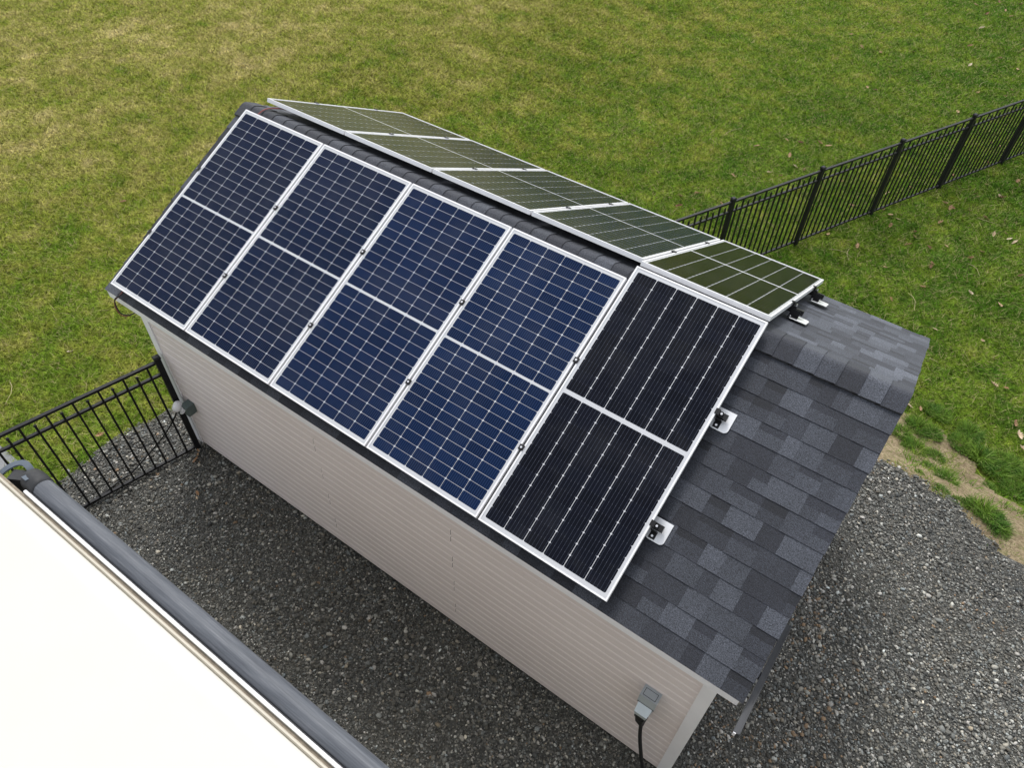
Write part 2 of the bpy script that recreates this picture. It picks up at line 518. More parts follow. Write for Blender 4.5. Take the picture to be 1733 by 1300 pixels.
# ------------------------------------------------------------------ gravel stones (uncountable: one object)
def stones():
    t = (1+5**.5)/2
    ico = np.array([(-1,t,0),(1,t,0),(-1,-t,0),(1,-t,0),(0,-1,t),(0,1,t),(0,-1,-t),(0,1,-t),(t,0,-1),(t,0,1),(-t,0,-1),(-t,0,1)], float)
    ico /= np.linalg.norm(ico[0])
    F = np.array([(0,11,5),(0,5,1),(0,1,7),(0,7,10),(0,10,11),(1,5,9),(5,11,4),(11,10,2),(10,7,6),(7,1,8),(3,9,4),(3,4,2),(3,2,6),(3,6,8),(3,8,9),(4,9,5),(2,4,11),(6,2,10),(8,6,7),(9,8,1)])
    regs = [((-.8, 0.1, -4.2, 2.5), 1), ((0.1, 6, -3.75, -1.62), 1), ((5.8, 9.4, -3.8, 2.8), 1), ((0, 5.9, 1.9, 2.7), .5)]
    xs = []; ys = []
    for (x0, x1, y0, y1), k in regs:
        n = int((x1-x0)*(y1-y0)*3300*k)
        xs.append(rng.uniform(x0, x1, n)); ys.append(rng.uniform(y0, y1, n))
    x = np.concatenate(xs); y = np.concatenate(ys)
    jx = x+.06*(vnoise(x, y, 6)-.5)*2+rng.normal(0, .045, len(x)); jy = y+.06*(vnoise(x+9, y, 6)-.5)*2+rng.normal(0, .045, len(x))
    k = inpoly(jx, jy, GRAVEL) & ~((x > XW0-.02) & (x < XW1+.02) & (y > -YW-.0) & (y < YR*2+YW))
    x = x[k]; y = y[k]; n = len(x)
    coarse = vnoise(x, y, .9)*.6+vnoise(x, y, 3)*.4
    r = np.exp(rng.normal(math.log(.0074), .42, n))*(.75+.6*coarse)
    big = rng.random(n) < .006
    r = np.where(big, r*1.9, r); r = np.clip(r, .0035, .024)
    S = np.stack([r*rng.uniform(.9, 1.5, n), r*rng.uniform(.7, 1.1, n), r*rng.uniform(.25, .65, n)], -1)
    a = rng.uniform(0, 2*pi, n); tl = rng.normal(0, .35, n)
    P = ico[None]*(1+rng.uniform(-.28, .28, (n, 12)))[..., None]*S[:, None]
    # tilt about x then spin about z
    ct, st = np.cos(tl)[:, None], np.sin(tl)[:, None]
    Y2 = P[..., 1]*ct-P[..., 2]*st; Z2 = P[..., 1]*st+P[..., 2]*ct
    ca, sa = np.cos(a)[:, None], np.sin(a)[:, None]
    X3 = P[..., 0]*ca-Y2*sa; Y3 = P[..., 0]*sa+Y2*ca
    zb = gz(x, y)+np.where(inpoly(x, y, GRAVEL), .030, .022)
    V = np.stack([X3+x[:, None], Y3+y[:, None], Z2+(zb+S[:, 2]*.55+rng.uniform(0, .008, n))[:, None]], -1)
    # tones: mostly blue/green grey chips, a few pale or tan
    u = rng.random(n); base = np.exp(rng.normal(math.log(.124), .56, n))
    base *= .78+.5*np.clip((vnoise(x+20, y, .55)-.25)*1.6, 0, 1)
    hue = rng.normal(0, 1, n)
    col = np.stack([base*(1.04+.05*hue), base*(1.03), base*(.91-.05*hue)], -1)
    deb = np.clip((vnoise(x+3, y, .8)*.6+vnoise(x, y+7, 2.2)*.4-.58)*5, 0, 1)*(x > 5.5)
    pale = u > .955-.06*deb; tan_ = (u > .948-.15*deb) & ~pale
    col[pale] = np.array([.40, .385, .35])*rng.uniform(.7, 1.25, (pale.sum(), 1))
    col[tan_] = np.array([.24, .165, .10])*rng.uniform(.7, 1.2, (tan_.sum(), 1))
    C = np.ones((n, 12, 4)); C[..., :3] = col[:, None]
    L = (F[None]+(np.arange(n)*12)[:, None, None]).ravel()
    o = np_mesh('gravel', V.reshape(-1, 3), L, 3, M_stone, {'tint': ('FLOAT_COLOR', 'POINT', C)})
    tag(o, 'loose dark grey crushed stone with scattered pale pebbles', 'gravel', kind='stuff')
stones()

# ------------------------------------------------------------------ tufts on the bank, leaves, twigs
def blade_mesh(name, n, rad, hgt, seed, mat, wide=.006, squash=1.):
    g = np.random.default_rng(seed)
    rr = rad*np.sqrt(g.random(n)); th = g.uniform(0, 2*pi, n)
    x = rr*np.cos(th); y = rr*np.sin(th)*squash
    h = hgt*g.uniform(.45, 1.15, n)*(1-.45*(rr/rad)**2)
    a = g.uniform(0, 2*pi, n); w = wide*g.uniform(.6, 1.2, n)
    out = th+g.normal(0, .9, n); ln = h*g.uniform(.35, 1.1, n)
    dx = np.cos(a)*w; dy = np.sin(a)*w
    mx = x+np.cos(out)*ln*.35; my = y+np.sin(out)*ln*.35
    V = np.empty((n, 5, 3))
    V[:, 0] = np.stack([x-dx, y-dy, -.01+0*x], -1); V[:, 1] = np.stack([x+dx, y+dy, -.01+0*x], -1)
    V[:, 2] = np.stack([mx+dx*.8, my+dy*.8, h*.65], -1); V[:, 3] = np.stack([mx-dx*.8, my-dy*.8, h*.65], -1)
    V[:, 4] = np.stack([x+np.cos(out)*ln, y+np.sin(out)*ln, h], -1)
    b = np.arange(n)[:, None]*5
    T = np.concatenate([b+[0, 1, 2], b+[0, 2, 3], b+[3, 2, 4]], 1).reshape(-1)
    r = np.repeat(g.random(n), 3)
    me = np_mesh(name, V.reshape(-1, 3), T, 3, mat, {'rnd': ('FLOAT', 'FACE', r)})
    return me
TUFTS = [(6.6,4.51,0.16),(6.75,4.5,0.18),(6.58,4.12,0.2),(6.75,4.13,0.18),(6.42,3.88,0.18),(6.65,3.72,0.2),(6.9,3.75,0.14),(6.82,3.23,0.12),(7.0,3.03,0.17),(6.96,2.67,0.12),(6.71,2.83,0.07),(7.09,4.14,0.2),(7.32,4.08,0.26),(7.55,3.97,0.22),(7.68,4.18,0.2),(7.52,3.64,0.1),(7.81,3.76,0.22),(7.16,2.64,0.11),(7.39,2.66,0.23),(7.52,2.6,0.2),(7.6,2.49,0.12),(7.84,4.03,0.18),(7.54,4.19,0.18),(7.14,4.42,0.2),(6.56,3.67,0.12),(6.66,4.0,0.1)]
def tufts():
    protos = [blade_mesh('grass_tuft', 620, .5, .42, 40+i, M_lush, .012, .55+.12*i) for i in range(3)]
    protos.append(blade_mesh('grass_tuft', 420, .5, .36, 50, M_lush, .014, .8))
    used = [False]*4
    for i, (x, y, r) in enumerate(TUFTS):
        k = 3 if r < .13 else i % 3
        o = protos[k]
        if used[k]:
            o = o.copy(); COL.objects.link(o)
        used[k] = True
        o.location = (x, y, float(gz(x, y))+.015)
        s = r*1.7; o.scale = (s, s, s*.6); o.rotation_euler = (0, 0, random.uniform(-.9, .3))
        size = 'small sparse' if r < .13 else ('bushy' if r > .22 else 'leaning')
        tag(o, f'{size} green grass tuft on the sandy bank beside the gravel', 'grass tuft', 'grass tufts on the sandy bank')
tufts()

LEAVES = [(5.99,10.75),(5.91,10.32),(6.27,10.49),(4.72,8.78),(5.55,6.44),(5.89,12.38),(5.68,9.57),(5.63,8.98),(5.21,8.03),(5.34,8.44),(5.81,7.71),(5.86,7.02),(5.23,7.17),(4.71,7.45),(5.95,9.67),(5.85,11.53),(6.43,11.21),(6.68,9.2),(6.77,9.13),(6.44,9.18),(5.82,7.62),(4.97,8.36),(2.49,10.0),(2.76,10.07),(2.99,9.17),(3.16,9.17),(2.68,8.67),(2.74,15.2),(2.28,15.24),(3.33,15.76),(4.56,15.83),(4.31,16.96),(4.52,19.88),(4.19,19.37),(4.98,18.92),(5.04,14.5),(2.67,11.64),(3.04,13.26),(3.22,13.23),(5.58,15.11),(5.53,14.72),(4.89,13.33),(1.74,6.98),(1.86,6.69),(1.63,5.09),(2.2,8.17),(3.86,9.22),(7.2,5.48),(7.35,5.52),(7.57,4.92),(7.66,4.74),(7.75,4.52),(6.51,4.44),(6.37,4.4),(-0.94,-2.27),(-2.37,-1.71),(-4.68,0.65),(4.21,7.47),(4.23,5.6),(6.27,8.25),(5.88,8.35),(6.39,8.54),(7.02,8.26),(6.48,7.32),(6.91,7.3),(6.26,6.15),(6.87,6.31),(5.42,10.68),(4.91,9.79),(4.63,9.33),(4.28,9.79),(4.86,10.76),(4.24,8.57),(5.33,11.94),(4.9,11.88),(5.73,13.73),(6.08,13.1),(5.02,16.71),(3.68,17.32),(3.05,18.68),(2.54,17.31),(1.84,15.83),(0.91,15.97),(3.81,14.23),(4.26,14.95),(5.48,16.3),(5.36,17.6),(4.29,18.27),(3.81,19.81),(4.26,20.44),(4.72,19.56),(4.75,20.58),(3.22,10.28),(2.13,9.43),(2.89,8.71),(2.43,7.17),(1.94,7.25),(.17,-1.8),(.21,-1.86),(.12,-1.76),(.62,-2.17),(.58,-2.13)]
def leaves():
    protos = []
    for k in range(4):
        g = random.Random(90+k)
        n = 11; V = [(0, 0, .03)]; half = []
        for i in range(n):                      # lobed oak outline
            t = i/(n-1); wv = .22*sin(pi*min(1, t*1.05))**.7*(1.25 if i % 2 else .62)+.01
            half.append((t-.5, wv))
        rim = [(a, b) for a, b in half]+[(a, -b) for a, b in half[::-1]]
        curl = g.uniform(1.2, 2.6)
        V += [(a, b*.95, .03+curl*(b*b*1.6+.35*a*a*g.uniform(.6, 1.4))) for a, b in rim]
        F = [(0, 1+i, 1+(i+1) % len(rim)) for i in range(len(rim))]
        mb = MB(); mb.mesh(V, F); protos.append(mb.build('dry_leaf', M_leaf))
    used = [False]*4
    pts = list(LEAVES)
    g = random.Random(5)
    for cx, cy in LEAVES[:24]:
        if g.random() < .75: pts.append((cx+g.gauss(0, .22), cy+g.gauss(0, .3)))
    for i, (x, y) in enumerate(pts):
        k = i % 4; o = protos[k]
        if used[k]:
            o = o.copy(); COL.objects.link(o)
        used[k] = True
        s = g.uniform(.08, .15)
        s *= .6 if (y < 0 and 0 <= x < 2) else 1
        o.location = (x, y, float(gz(x, y))+(.045 if (y < 0 and 0 <= x < 2) else .035)); o.scale = (s, s, s)
        o.rotation_euler = (g.uniform(-.5, .5), g.uniform(-.5, .5), g.uniform(0, 2*pi))
        if 0 <= x < 2 and y < 0: l = 'dark brown leaf scrap on the gravel near the left corner of the shed'
        elif x < 0: l = 'lone curled brown leaf on the lawn left of the shed'
        elif y < 5 and x > 6: l = 'curled brown leaf on the sandy bank right of the shed'
        elif x > 3.131+.4546*(y-5.31): l = 'curled brown oak leaf on the lawn on the right side of the long fence'
        else: l = 'curled brown oak leaf on the open lawn beyond the long fence'
        tag(o, l, 'leaf', 'dry leaves scattered on the lawn')
leaves()

TW = [((4.62,7.28),(4.72,6.97)),((4.35,7.07),(4.73,7.08)),((6.09,9.51),(6.47,9.52)),((6.27,8.06),(6.49,7.86)),((1.46,9.41),(1.62,9.89)),((5.71,6.73),(5.9,6.37)),((6.35,5.47),(6.48,5.45)),((-2.48,-2.42),(-2.18,-2.65)),((4.98,14.8),(5.07,15.23)),((3.14,7.17),(3.47,7.0))]
for i, (a, b) in enumerate(TW):
    mb = MB(); pts = []
    for t in (0, .3, .6, 1):
        x = a[0]+(b[0]-a[0])*t; y = a[1]+(b[1]-a[1])*t
        bow = .12*math.hypot(b[0]-a[0], b[1]-a[1])*sin(pi*t)*(1 if i % 2 else -1)
        pts.append((x+bow*.7, y+bow, float(gz(x, y))+.05+.02*sin(pi*t)))
    mb.tube(pts, [.0028, .0036, .0032, .002], 5)
    o = mb.build('dry_stalk', M_twig)
    where = 'left of the small fence' if a[0] < 0 else ('beyond the long fence' if a[0] < 3.131+.4546*(a[1]-5.31)-.05 else 'right of the long fence')
    tag(o, f'bent pale straw stalk lying on the lawn {where}', 'stalk', 'pale stalks lying on the lawn')

# ------------------------------------------------------------------ shed
SH = (2.93, YR, 0.)
shed = empty('shed', SH)
tag(shed, 'beige vinyl sided shed with dark grey shingle gable roof', 'shed')
ZB, ZT = .10, 2.14
def bS(mb, name, mat, parent=None, smooth=False):
    return mb.build(name, mat, parent or shed, SH, smooth)

def siding_wall():
    mb = MB(); nu = 10; hu = (ZT-ZB)/nu; hc = hu/2
    seams = {0: [], 1: [2.2, 3.68]}
    def prof(z0):
        o = -YW
        return [(o-.003, z0-.002), (o-.0125, z0), (o-.0122, z0+.004), (o-.0112, z0+hc*.70), (o-.0095, z0+hc*.76), (o-.0055, z0+hc*.82), (o-.0035, z0+hc*.86), (o-.003, z0+hc*.90), (o-.003, z0+hc)]
    rnd = random.Random(3)
    for u in range(nu):
        top = nu-1-u
        cuts = [XW0+.06]+([2.205, 3.683] if top % 2 == 0 else [])+[XW1-.055]
        for a, b in zip(cuts[:-1], cuts[1:]):
            lap = rnd.uniform(0, .0012)
            for c in range(2):
                pr = [(y-lap, z) for y, z in prof(ZB+u*hu+c*hc)]
                dx = .0015 if c else -.002
                mb.prism_x(pr, a+(.002 if a > 1 else 0)+dx*(a > 1), b-(.002 if b < 5 else 0)+dx*(b < 5), close=False)
    bS(mb, 'siding', M_side)
    mb = MB(); mb.box((XW0+.01, -YW, ZB-.02), (XW1-.01, 2*YR+YW, ZT)); bS(mb, 'wall_core', M_dark)
    # other walls: flat lapped siding
    mb = MB(); hc2 = hc
    yb = 2*YR+YW
    for k in range(20):
        z0 = ZB+k*hc
        mb.obox(((XW0+XW1)/2, yb+.010, z0+hc/2), ((XW1-XW0)/2-.06, 0, 0), (0, .006, 0), (0, -.004, hc/2-.001))
    bS(mb, 'siding', M_side)
    for xx, sg in ((XW0, -1), (XW1, 1)):
        mb = MB()
        for k in range(34):
            z0 = ZB+k*hc; zc = z0+hc/2
            lim = (RZ-.12-z0-hc)/tan(PIT)
            hw = min(YW+YR-.06, lim+.0)
            if hw < .06: continue
            mb.obox((xx+sg*.0, YR, zc), (sg*.006, 0, 0), (0, hw, 0), (-sg*.004, 0, hc/2-.001))
        mb.face([(xx-sg*.008, -YW, ZT), (xx-sg*.008, 2*YR+YW, ZT), (xx-sg*.008, YR, RZ-.10)])
        bS(mb, 'gable_siding', M_side)
    for xx, sg in ((XW0, 1), (XW1, -1)):
        for yy, sy in ((-YW, 1), (yb, -1)):
            mb = MB()
            x0, x1 = sorted((xx-sg*.018, xx+sg*.075)); y0, y1 = sorted((yy-sy*.024, yy-sy*.001))
            mb.box((x0, y0, ZB-.012), (x1, y1, ZT+.01))
            x0, x1 = sorted((xx-sg*.018, xx-sg*.001)); y0, y1 = sorted((yy-sy*.0008, yy+sy*.075))
            mb.box((x0, y0, ZB-.012), (x1, y1, ZT+.01))
            bS(mb, 'corner_trim', M_trim)
siding_wall()

roof = bpy.data.objects.new('roof', None); COL.objects.link(roof); roof.parent = shed; roof.empty_display_size = .1
SL = EV/cp                     # slope length
def rp(sgn, x, s, h=0.):
    """point on a roof slope; s from the eave upwards, h above the shingle plane"""
    y = YR+sgn*(EV-s*cp); z = RZ-(EV-s*cp)*tan(PIT)
    return (x, y+sgn*sp*h, z+cp*h)
def xl(sgn, s): t = s/SL; return (-.135 if sgn < 0 else -.2)*(1-t)-.19*t
def xr(sgn, s): t = s/SL; return (5.992 if sgn < 0 else 6.052)*(1-t)+6.022*t

PAL = [(.0175, .0195, .0265), (.024, .0268, .035), (.031, .0345, .044), (.039, .0435, .0545), (.051, .0565, .070)]
def shingles(sgn):
    mb = MB(); rnd = random.Random(21 if sgn < 0 else 22)
    nC = 15; e = SL/nC; last = None
    for k in range(nC):
        s0 = k*e+.012*(k == 0); s1 = min((k+1)*e+.02, SL-.005)
        jit = rnd.uniform(-.004, .004)
        x = xl(sgn, s0)-rnd.uniform(0, .012); xe = xr(sgn, s0)+rnd.uniform(0, .008)
        prevtone = None
        while x < xe-.004:
            w = rnd.choice((.10, .13, .15, .165, .18, .20, .26))*rnd.uniform(.9, 1.1)
            x2 = min(x+w, xe)
            if xe-x2 < .05: x2 = xe
            tone = rnd.choices(range(5), (.17, .27, .26, .18, .12))[0]
            if tone == prevtone: tone = (tone+rnd.choice((1, 2, 3))) % 5
            prevtone = tone
            c = PAL[tone]; jv = rnd.uniform(.9, 1.1)*(.93 if sgn < 0 else 1.3); c = tuple(v*jv for v in c)  # far slope tint lightened: stronger light on that side put into the colour
            ht = .0042+(.0026 if tone >= 2 else 0)+rnd.uniform(0, .0008)
            hb = .0012
            sb = s0+jit
            def hh(s): return ht+(hb-ht)*(s-sb)/(s1-sb)
            band = None
            if tone in (1, 2, 3) and rnd.random() < .5: band = sb+e*rnd.uniform(.52, .72)
            edge = s1
            if band:
                mid = band
                mb.face([rp(sgn, x, sb, ht), rp(sgn, x2, sb, ht), rp(sgn, x2, mid, hh(mid)), rp(sgn, x, mid, hh(mid))][::(1 if sgn < 0 else -1)], col=c)
                cd = tuple(v*.62 for v in PAL[0]) if tone == 1 else PAL[0]
                mb.face([rp(sgn, x, mid, hh(mid)), rp(sgn, x2, mid, hh(mid)), rp(sgn, x2, s1, hb), rp(sgn, x, s1, hb)][::(1 if sgn < 0 else -1)], col=cd)
            else:
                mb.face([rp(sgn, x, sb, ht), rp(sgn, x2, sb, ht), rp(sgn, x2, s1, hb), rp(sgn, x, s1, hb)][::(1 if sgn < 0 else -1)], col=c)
            dk = (.016, .016, .019)
            mb.face([rp(sgn, x, sb, -.002), rp(sgn, x2, sb, -.002), rp(sgn, x2, sb, ht), rp(sgn, x, sb, ht)][::(1 if sgn < 0 else -1)], col=dk)
            mb.face([rp(sgn, x, sb, -.002), rp(sgn, x, sb, ht), rp(sgn, x, s1, hb), rp(sgn, x, s1, -.002)], col=dk)
            mb.face([rp(sgn, x2, sb, -.002), rp(sgn, x2, s1, -.002), rp(sgn, x2, s1, hb), rp(sgn, x2, sb, ht)], col=dk)
            x = x2
    bS(mb, 'shingles', M_shin, roof)
    mb = MB()
    e0 = .0
    P = []
    for h in (-.030, -.003):
        P += [rp(sgn, xl(sgn, 0)+.015, .03, h), rp(sgn, xr(sgn, 0)-.012, .03, h), rp(sgn, xr(sgn, SL)-.012, SL-.004, h), rp(sgn, xl(sgn, SL)+.015, SL-.004, h)]
    mb.mesh(P, [(0,3,2,1),(4,5,6,7),(0,1,5,4),(1,2,6,5),(2,3,7,6),(3,0,4,7)])
    bS(mb, 'roof_deck', M_track, roof)
    # fascia along the eave and rake boards
    mb = MB(); yf = YR+sgn*(EV-.013); zt = RZ-(EV-.013)*tan(PIT)
    y0, y1 = sorted((yf+sgn*.003, yf-sgn*.018)); 
    mb.box((xl(sgn, 0)+.02, y0, zt-.075), (xr(sgn, 0)-.018, y1, zt-.006))
    bS(mb, 'fascia', M_trim, roof)
    mb = MB(); yi = YR+sgn*(YW+YR-.001)
    y0, y1 = sorted((yf-sgn*.0195, YR+sgn*(YW+YR+.0)))
    mb.box((xl(sgn, 0)+.022, y0, zt-.074), (xr(sgn, 0)-.024, y1, zt-.064))
    bS(mb, 'soffit', M_trim, roof)
    for fx, sg in ((xl, 1), (xr, -1)):
        mb = MB(); P = []
        for dx in (.017, .034):
            P += [rp(sgn, fx(sgn, 0)+sg*dx, .03, -.115), rp(sgn, fx(sgn, SL)+sg*dx, SL-.06, -.115), rp(sgn, fx(sgn, SL)+sg*dx, SL-.006, -.032), rp(sgn, fx(sgn, 0)+sg*dx, .03, -.032)]
        mb.mesh(P, [(0,1,2,3),(7,6,5,4),(0,4,5,1),(1,5,6,2),(2,6,7,3),(3,7,4,0)])
        bS(mb, 'rake_board', M_trim, roof)
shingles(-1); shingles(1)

def ridge_cap():
    mb = MB(); rnd = random.Random(4)
    ex = .145; x = x0c = xl(-1, SL)-.01; xe = xr(-1, SL)+.006
    # rounded profile across the ridge: (offset along y, lowered z)
    wid = .152; R = .07
    prof = []
    for t in np.linspace(-1, 1, 15):
        y = t*wid*cp
        a = abs(y)
        k = R*sp
        if a > k: z = -(a-k)*tan(PIT)-(R-R*cp)
        else: z = -(R-math.sqrt(max(R*R-a*a, 0)))
        prof.append((y, z+.012))
    while x < xe-.02:
        x2 = min(x+ex, xe); xx = min(x2+.03, xe)
        c = PAL[rnd.choices(range(5), (.12, .3, .33, .2, .05))[0]]; j = rnd.uniform(.9, 1.1); c = tuple(v*j for v in c)
        n = len(prof)
        V = []; 
        for (px, lift) in ((max(x-.03, x0c), .001), (x2, .0082)):
            for (y, z) in prof: V.append((px, YR+y, RZ+z+lift))
        F = [(i, n+i, n+i+1, i+1) for i in range(n-1)]
        mb.mesh(V, F, c)
        V = []
        for lift in (-.004, .0082):
            for (y, z) in prof: V.append((x2, YR+y, RZ+z+lift))
        mb.mesh(V, [(i, n+i, n+i+1, i+1) for i in range(n-1)], (.010, .010, .012))
        for i0, i1 in ((0, n), (n-1, 2*n-1)):     # thick lower edges
            b = (x2, YR+prof[i0 % n][0], RZ+prof[i0 % n][1]+.0082); a = (max(x-.03, x0c), YR+prof[i0 % n][0], RZ+prof[i0 % n][1]+.001)
            mb.face([a, b, (b[0], b[1], b[2]-.012), (a[0], a[1], a[2]-.016)], col=(.014, .014, .017))
        x = x2
    bS(mb, 'ridge_cap', M_shin, roof, smooth=False)
ridge_cap()

mb = MB(); mb.bar((6.037, -1.955, 2.17), (6.037, -1.15, 2.17), .038, .05); mb.bar((6.052, -1.952, 2.1975), (6.052, -1.15, 2.1975), .006, .004)
tr = bS(mb, 'door_track', M_track)
mb = MB(); mb.box((6.019, -1.961, 2.155), (6.035, -1.9555, 2.194)); bS(mb, 'end_cap', M_white, tr)
mb = MB()
for y in (-1.55, -1.25): mb.box((XW1+.004, y-.02, 2.15), (6.017, y+.02, 2.18))
bS(mb, 'bracket', M_track, tr)

# ------------------------------------------------------------------ solar panels
def make_panel(kind):
    W, L = (WA, LA) if kind == 'A' else (W5, L5)
    root = empty('solar_module')
    mb = MB(); t = .012; dp = .035
    def ring(z0, z1, w):
        mb.box((0, 0, z0), (W, w, z1)); mb.box((0, L-w, z0), (W, L, z1))
        mb.box((0, w, z0), (w, L-w, z1)); mb.box((W-w, w, z0), (W, L-w, z1))
    ring(-dp, 0, t)
    mb.box((t, t, -dp), (W-t, t+.018, -dp+.002)); mb.box((t, L-t-.018, -dp), (W-t, L-t, -dp+.002))
    mb.build('frame', M_alu, root)
    mb = MB(); mb.box((t+.0002, t+.0002, -.008), (W-t-.0002, L-t-.0002, -.0035)); mb.build('backsheet', M_sheet, root)
    mb = MB()
    if kind == 'A': mx, my, mid, gx, gy, ch = .028, .036, .018, .0028, .0024, .0070
    else: mx, my, mid, gx, gy, ch = .030, .040, .032, .0042, .0, .0068
    pw = (W-2*mx)/6; ph = (L-2*my-mid)/24
    for r in range(24):
        y0 = my+r*ph+(mid if r >= 12 else 0)
        for c in range(6):
            x0 = mx+c*pw
            a, b = x0+gx/2, x0+pw-gx/2; d, e = y0+gy/2, y0+ph-gy/2
            pts = [(a+ch, d), (b-ch, d), (b, d+ch), (b, e-ch), (b-ch, e), (a+ch, e), (a, e-ch), (a, d+ch)]
            mb.face([(x, y, -.0031) for x, y in pts], [(c+(x-a)/(b-a)*.9999, r+(y-d)/(e-d)*.9999) for x, y in pts])
    mb.build('cell_grid', M_cellA if kind == 'A' else M_cellB, root)
    return root

protoA = make_panel('A'); protoB = make_panel('B')
firstA = [True]; firstB = [True]
VIEW_TINT = [(.68, .48, .38), (.76, .66, .58), (1.0, 1.25, 1.2), (1.0, 1.5, 1.4)]  # angle-dependent blue of the glass reflection, painted into each near panel's cell tint
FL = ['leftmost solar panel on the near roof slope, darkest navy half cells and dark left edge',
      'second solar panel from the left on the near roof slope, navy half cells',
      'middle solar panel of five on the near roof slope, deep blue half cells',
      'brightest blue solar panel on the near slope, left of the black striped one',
      'black solar panel with bold white stripes at the right end of the near slope']
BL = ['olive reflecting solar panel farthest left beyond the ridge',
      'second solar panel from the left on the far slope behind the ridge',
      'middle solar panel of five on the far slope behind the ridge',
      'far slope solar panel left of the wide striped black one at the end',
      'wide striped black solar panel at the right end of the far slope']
def place(kind, M, label, group, tone):
    flag, proto = (firstA, protoA) if kind == 'A' else (firstB, protoB)
    o = proto if flag[0] else copy_tree(proto); flag[0] = False
    o.matrix_world = M; o.rotation_mode = 'XYZ'
    tag(o, label, 'solar panel', group)
    for ch in o.children:
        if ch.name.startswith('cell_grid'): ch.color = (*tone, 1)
ups = Vector((0, cp, sp)); nf = Vector((0, -sp, cp))
cb, sb_ = cos(BP), sin(BP)
upb = Vector((0, -cb, sb_)); nb = Vector((0, sb_, cb))
def mat4(o, x, y, z):
    return Matrix(((x.x, y.x, z.x, o.x), (x.y, y.y, z.y, o.y), (x.z, y.z, z.z, o.z), (0, 0, 0, 1)))
X1 = Vector((1, 0, 0))
def fpt(u, d, h=0.): return Vector((u, 0, H))-ups*d+nf*h
def bpt(u, d, h=0.): return Vector((u-.006, BY, BH))-upb*d+nb*h
u5 = 4*WA+3*GA+G5
for i in range(4):
    place('A', mat4(fpt(i*(WA+GA), LA), X1, ups, nf), FL[i], 'solar panels on the near roof slope', VIEW_TINT[i])
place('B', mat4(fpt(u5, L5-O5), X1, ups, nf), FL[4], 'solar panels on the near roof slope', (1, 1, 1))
for i in range(4):
    place('A', mat4(bpt(i*(WA+GA)+WA, LA), -X1, upb, nb), BL[i], 'solar panels on the far roof slope', (1.2, .7, .25))  # far panels: warm cell tints paint in the olive tone of the lawn reflection
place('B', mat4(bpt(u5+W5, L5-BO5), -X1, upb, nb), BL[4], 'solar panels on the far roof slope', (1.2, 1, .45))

# ------------------------------------------------------------------ mounting rails with clamps and feet
def rail(pt, up, nrm, d, x0, x1, mids, ends, feet, label, big=False):
    root = empty('mounting_rail', pt(x0, d, -.055))
    org = tuple(root.location)
    mb = MB(); mb.obox((pt(x0, d, -.0365-.019)+pt(x1, d, -.0365-.019))/2, ((x1-x0)/2, 0, 0), up*.019, nrm*.019)
    mb.obox((pt(x0, d-.0225, -.062)+pt(x1, d-.0225, -.062))/2, ((x1-x0)/2, 0, 0), up*.0035, nrm*.006)
    mb.build('rail', M_black, root, org)
    for (x, g) in mids:
        mb = MB()
        mb.obox(pt(x, d, .0035), (.019, 0, 0), up*.020, nrm*.0022); mb.obox(pt(x, d, -.018), (g/2-.0012, 0, 0), up*.020, nrm*.0185)
        c = mb.build('mid_clamp', M_black, root, org)
        mb = MB(); mb.tube([pt(x, d, .0058), pt(x, d, .013)], .0085, 8); mb.build('bolt', M_steel, c, org)
    for (x, s) in ends:
        mb = MB()
        mb.obox(pt(x+s*.006, d, .0035), (.016, 0, 0), up*.020, nrm*.0022); mb.obox(pt(x+s*.0135, d, -.016), (.0078, 0, 0), up*.020, nrm*.017)
        mb.obox(pt(x+s*.032, d, -.029), (.0105, 0, 0), up*.020, nrm*.005)
        c = mb.build('end_clamp', M_black, root, org)
        mb = MB(); mb.tube([pt(x+s*.034, d, -.0238), pt(x+s*.034, d, -.006)], .008, 8); mb.build('bolt', M_steel, c, org)
    for x in feet:
        mb = MB(); dn = .03 if not big else -.034; hw = .022 if not big else .036
        mb.obox(pt(x, d+dn, -.073), (hw, 0, 0), up*.004, nrm*.032)       # upright of the L foot
        mb.obox(pt(x, d+dn+(.022 if not big else -.022), -.1005), (hw, 0, 0), up*.0265, nrm*.0035)
        f = mb.build('roof_foot', M_black, root, org)
        mb = MB(); mb.tube([pt(x-(.02 if big else 0), d+dn+(.03 if not big else -.03), -.0975), pt(x-(.02 if big else 0), d+dn+(.03 if not big else -.03), -.086)], .008, 8); mb.build('bolt', M_steel, f, org)
        # flashing plate: rounded lower corners, tucked under the course above
        mb = MB(); a, b = .066, .155; r = .03; pts = []
        for cxs, cys, a0 in ((a-r, -b/2+r, -90), (-(a-r), -b/2+r, 180)):
            for q in range(6):
                t = math.radians(a0+q*18)
                pts.append((cxs+r*cos(t), cys+r*sin(t)))
        pts = pts[:6]+[(a, b/2), (-a, b/2)]+pts[6:]
        base = pt(x+(.02 if not big else .05), d+(.01 if not big else -.03), -.099)
        top = [base+X1*u+up*v for u, v in pts]
        bot = [p-nrm*.0025 for p in top]; n = len(pts)
        mb.mesh(top+bot, [tuple(range(n)), tuple(range(2*n-1, n-1, -1))]+[(i, n+i, n+(i+1) % n, (i+1) % n) for i in range(n)])
        mb.build('flashing_plate', M_flash, root, org)
    tag(root, label, 'rail')
    return root
jx = [(i+1)*(WA+GA)-GA/2 for i in range(3)]
j5 = 4*WA+3*GA+G5/2
XE = u5+W5
G = 'rails'
rail(fpt, ups, nf, .713, -.05, 4.03, [(x, GA) for x in jx]+[(j5, G5)], [(0, -1)], (.5, 1.9, 3.3), 'long black rail under the upper half of the blue near slope panels')
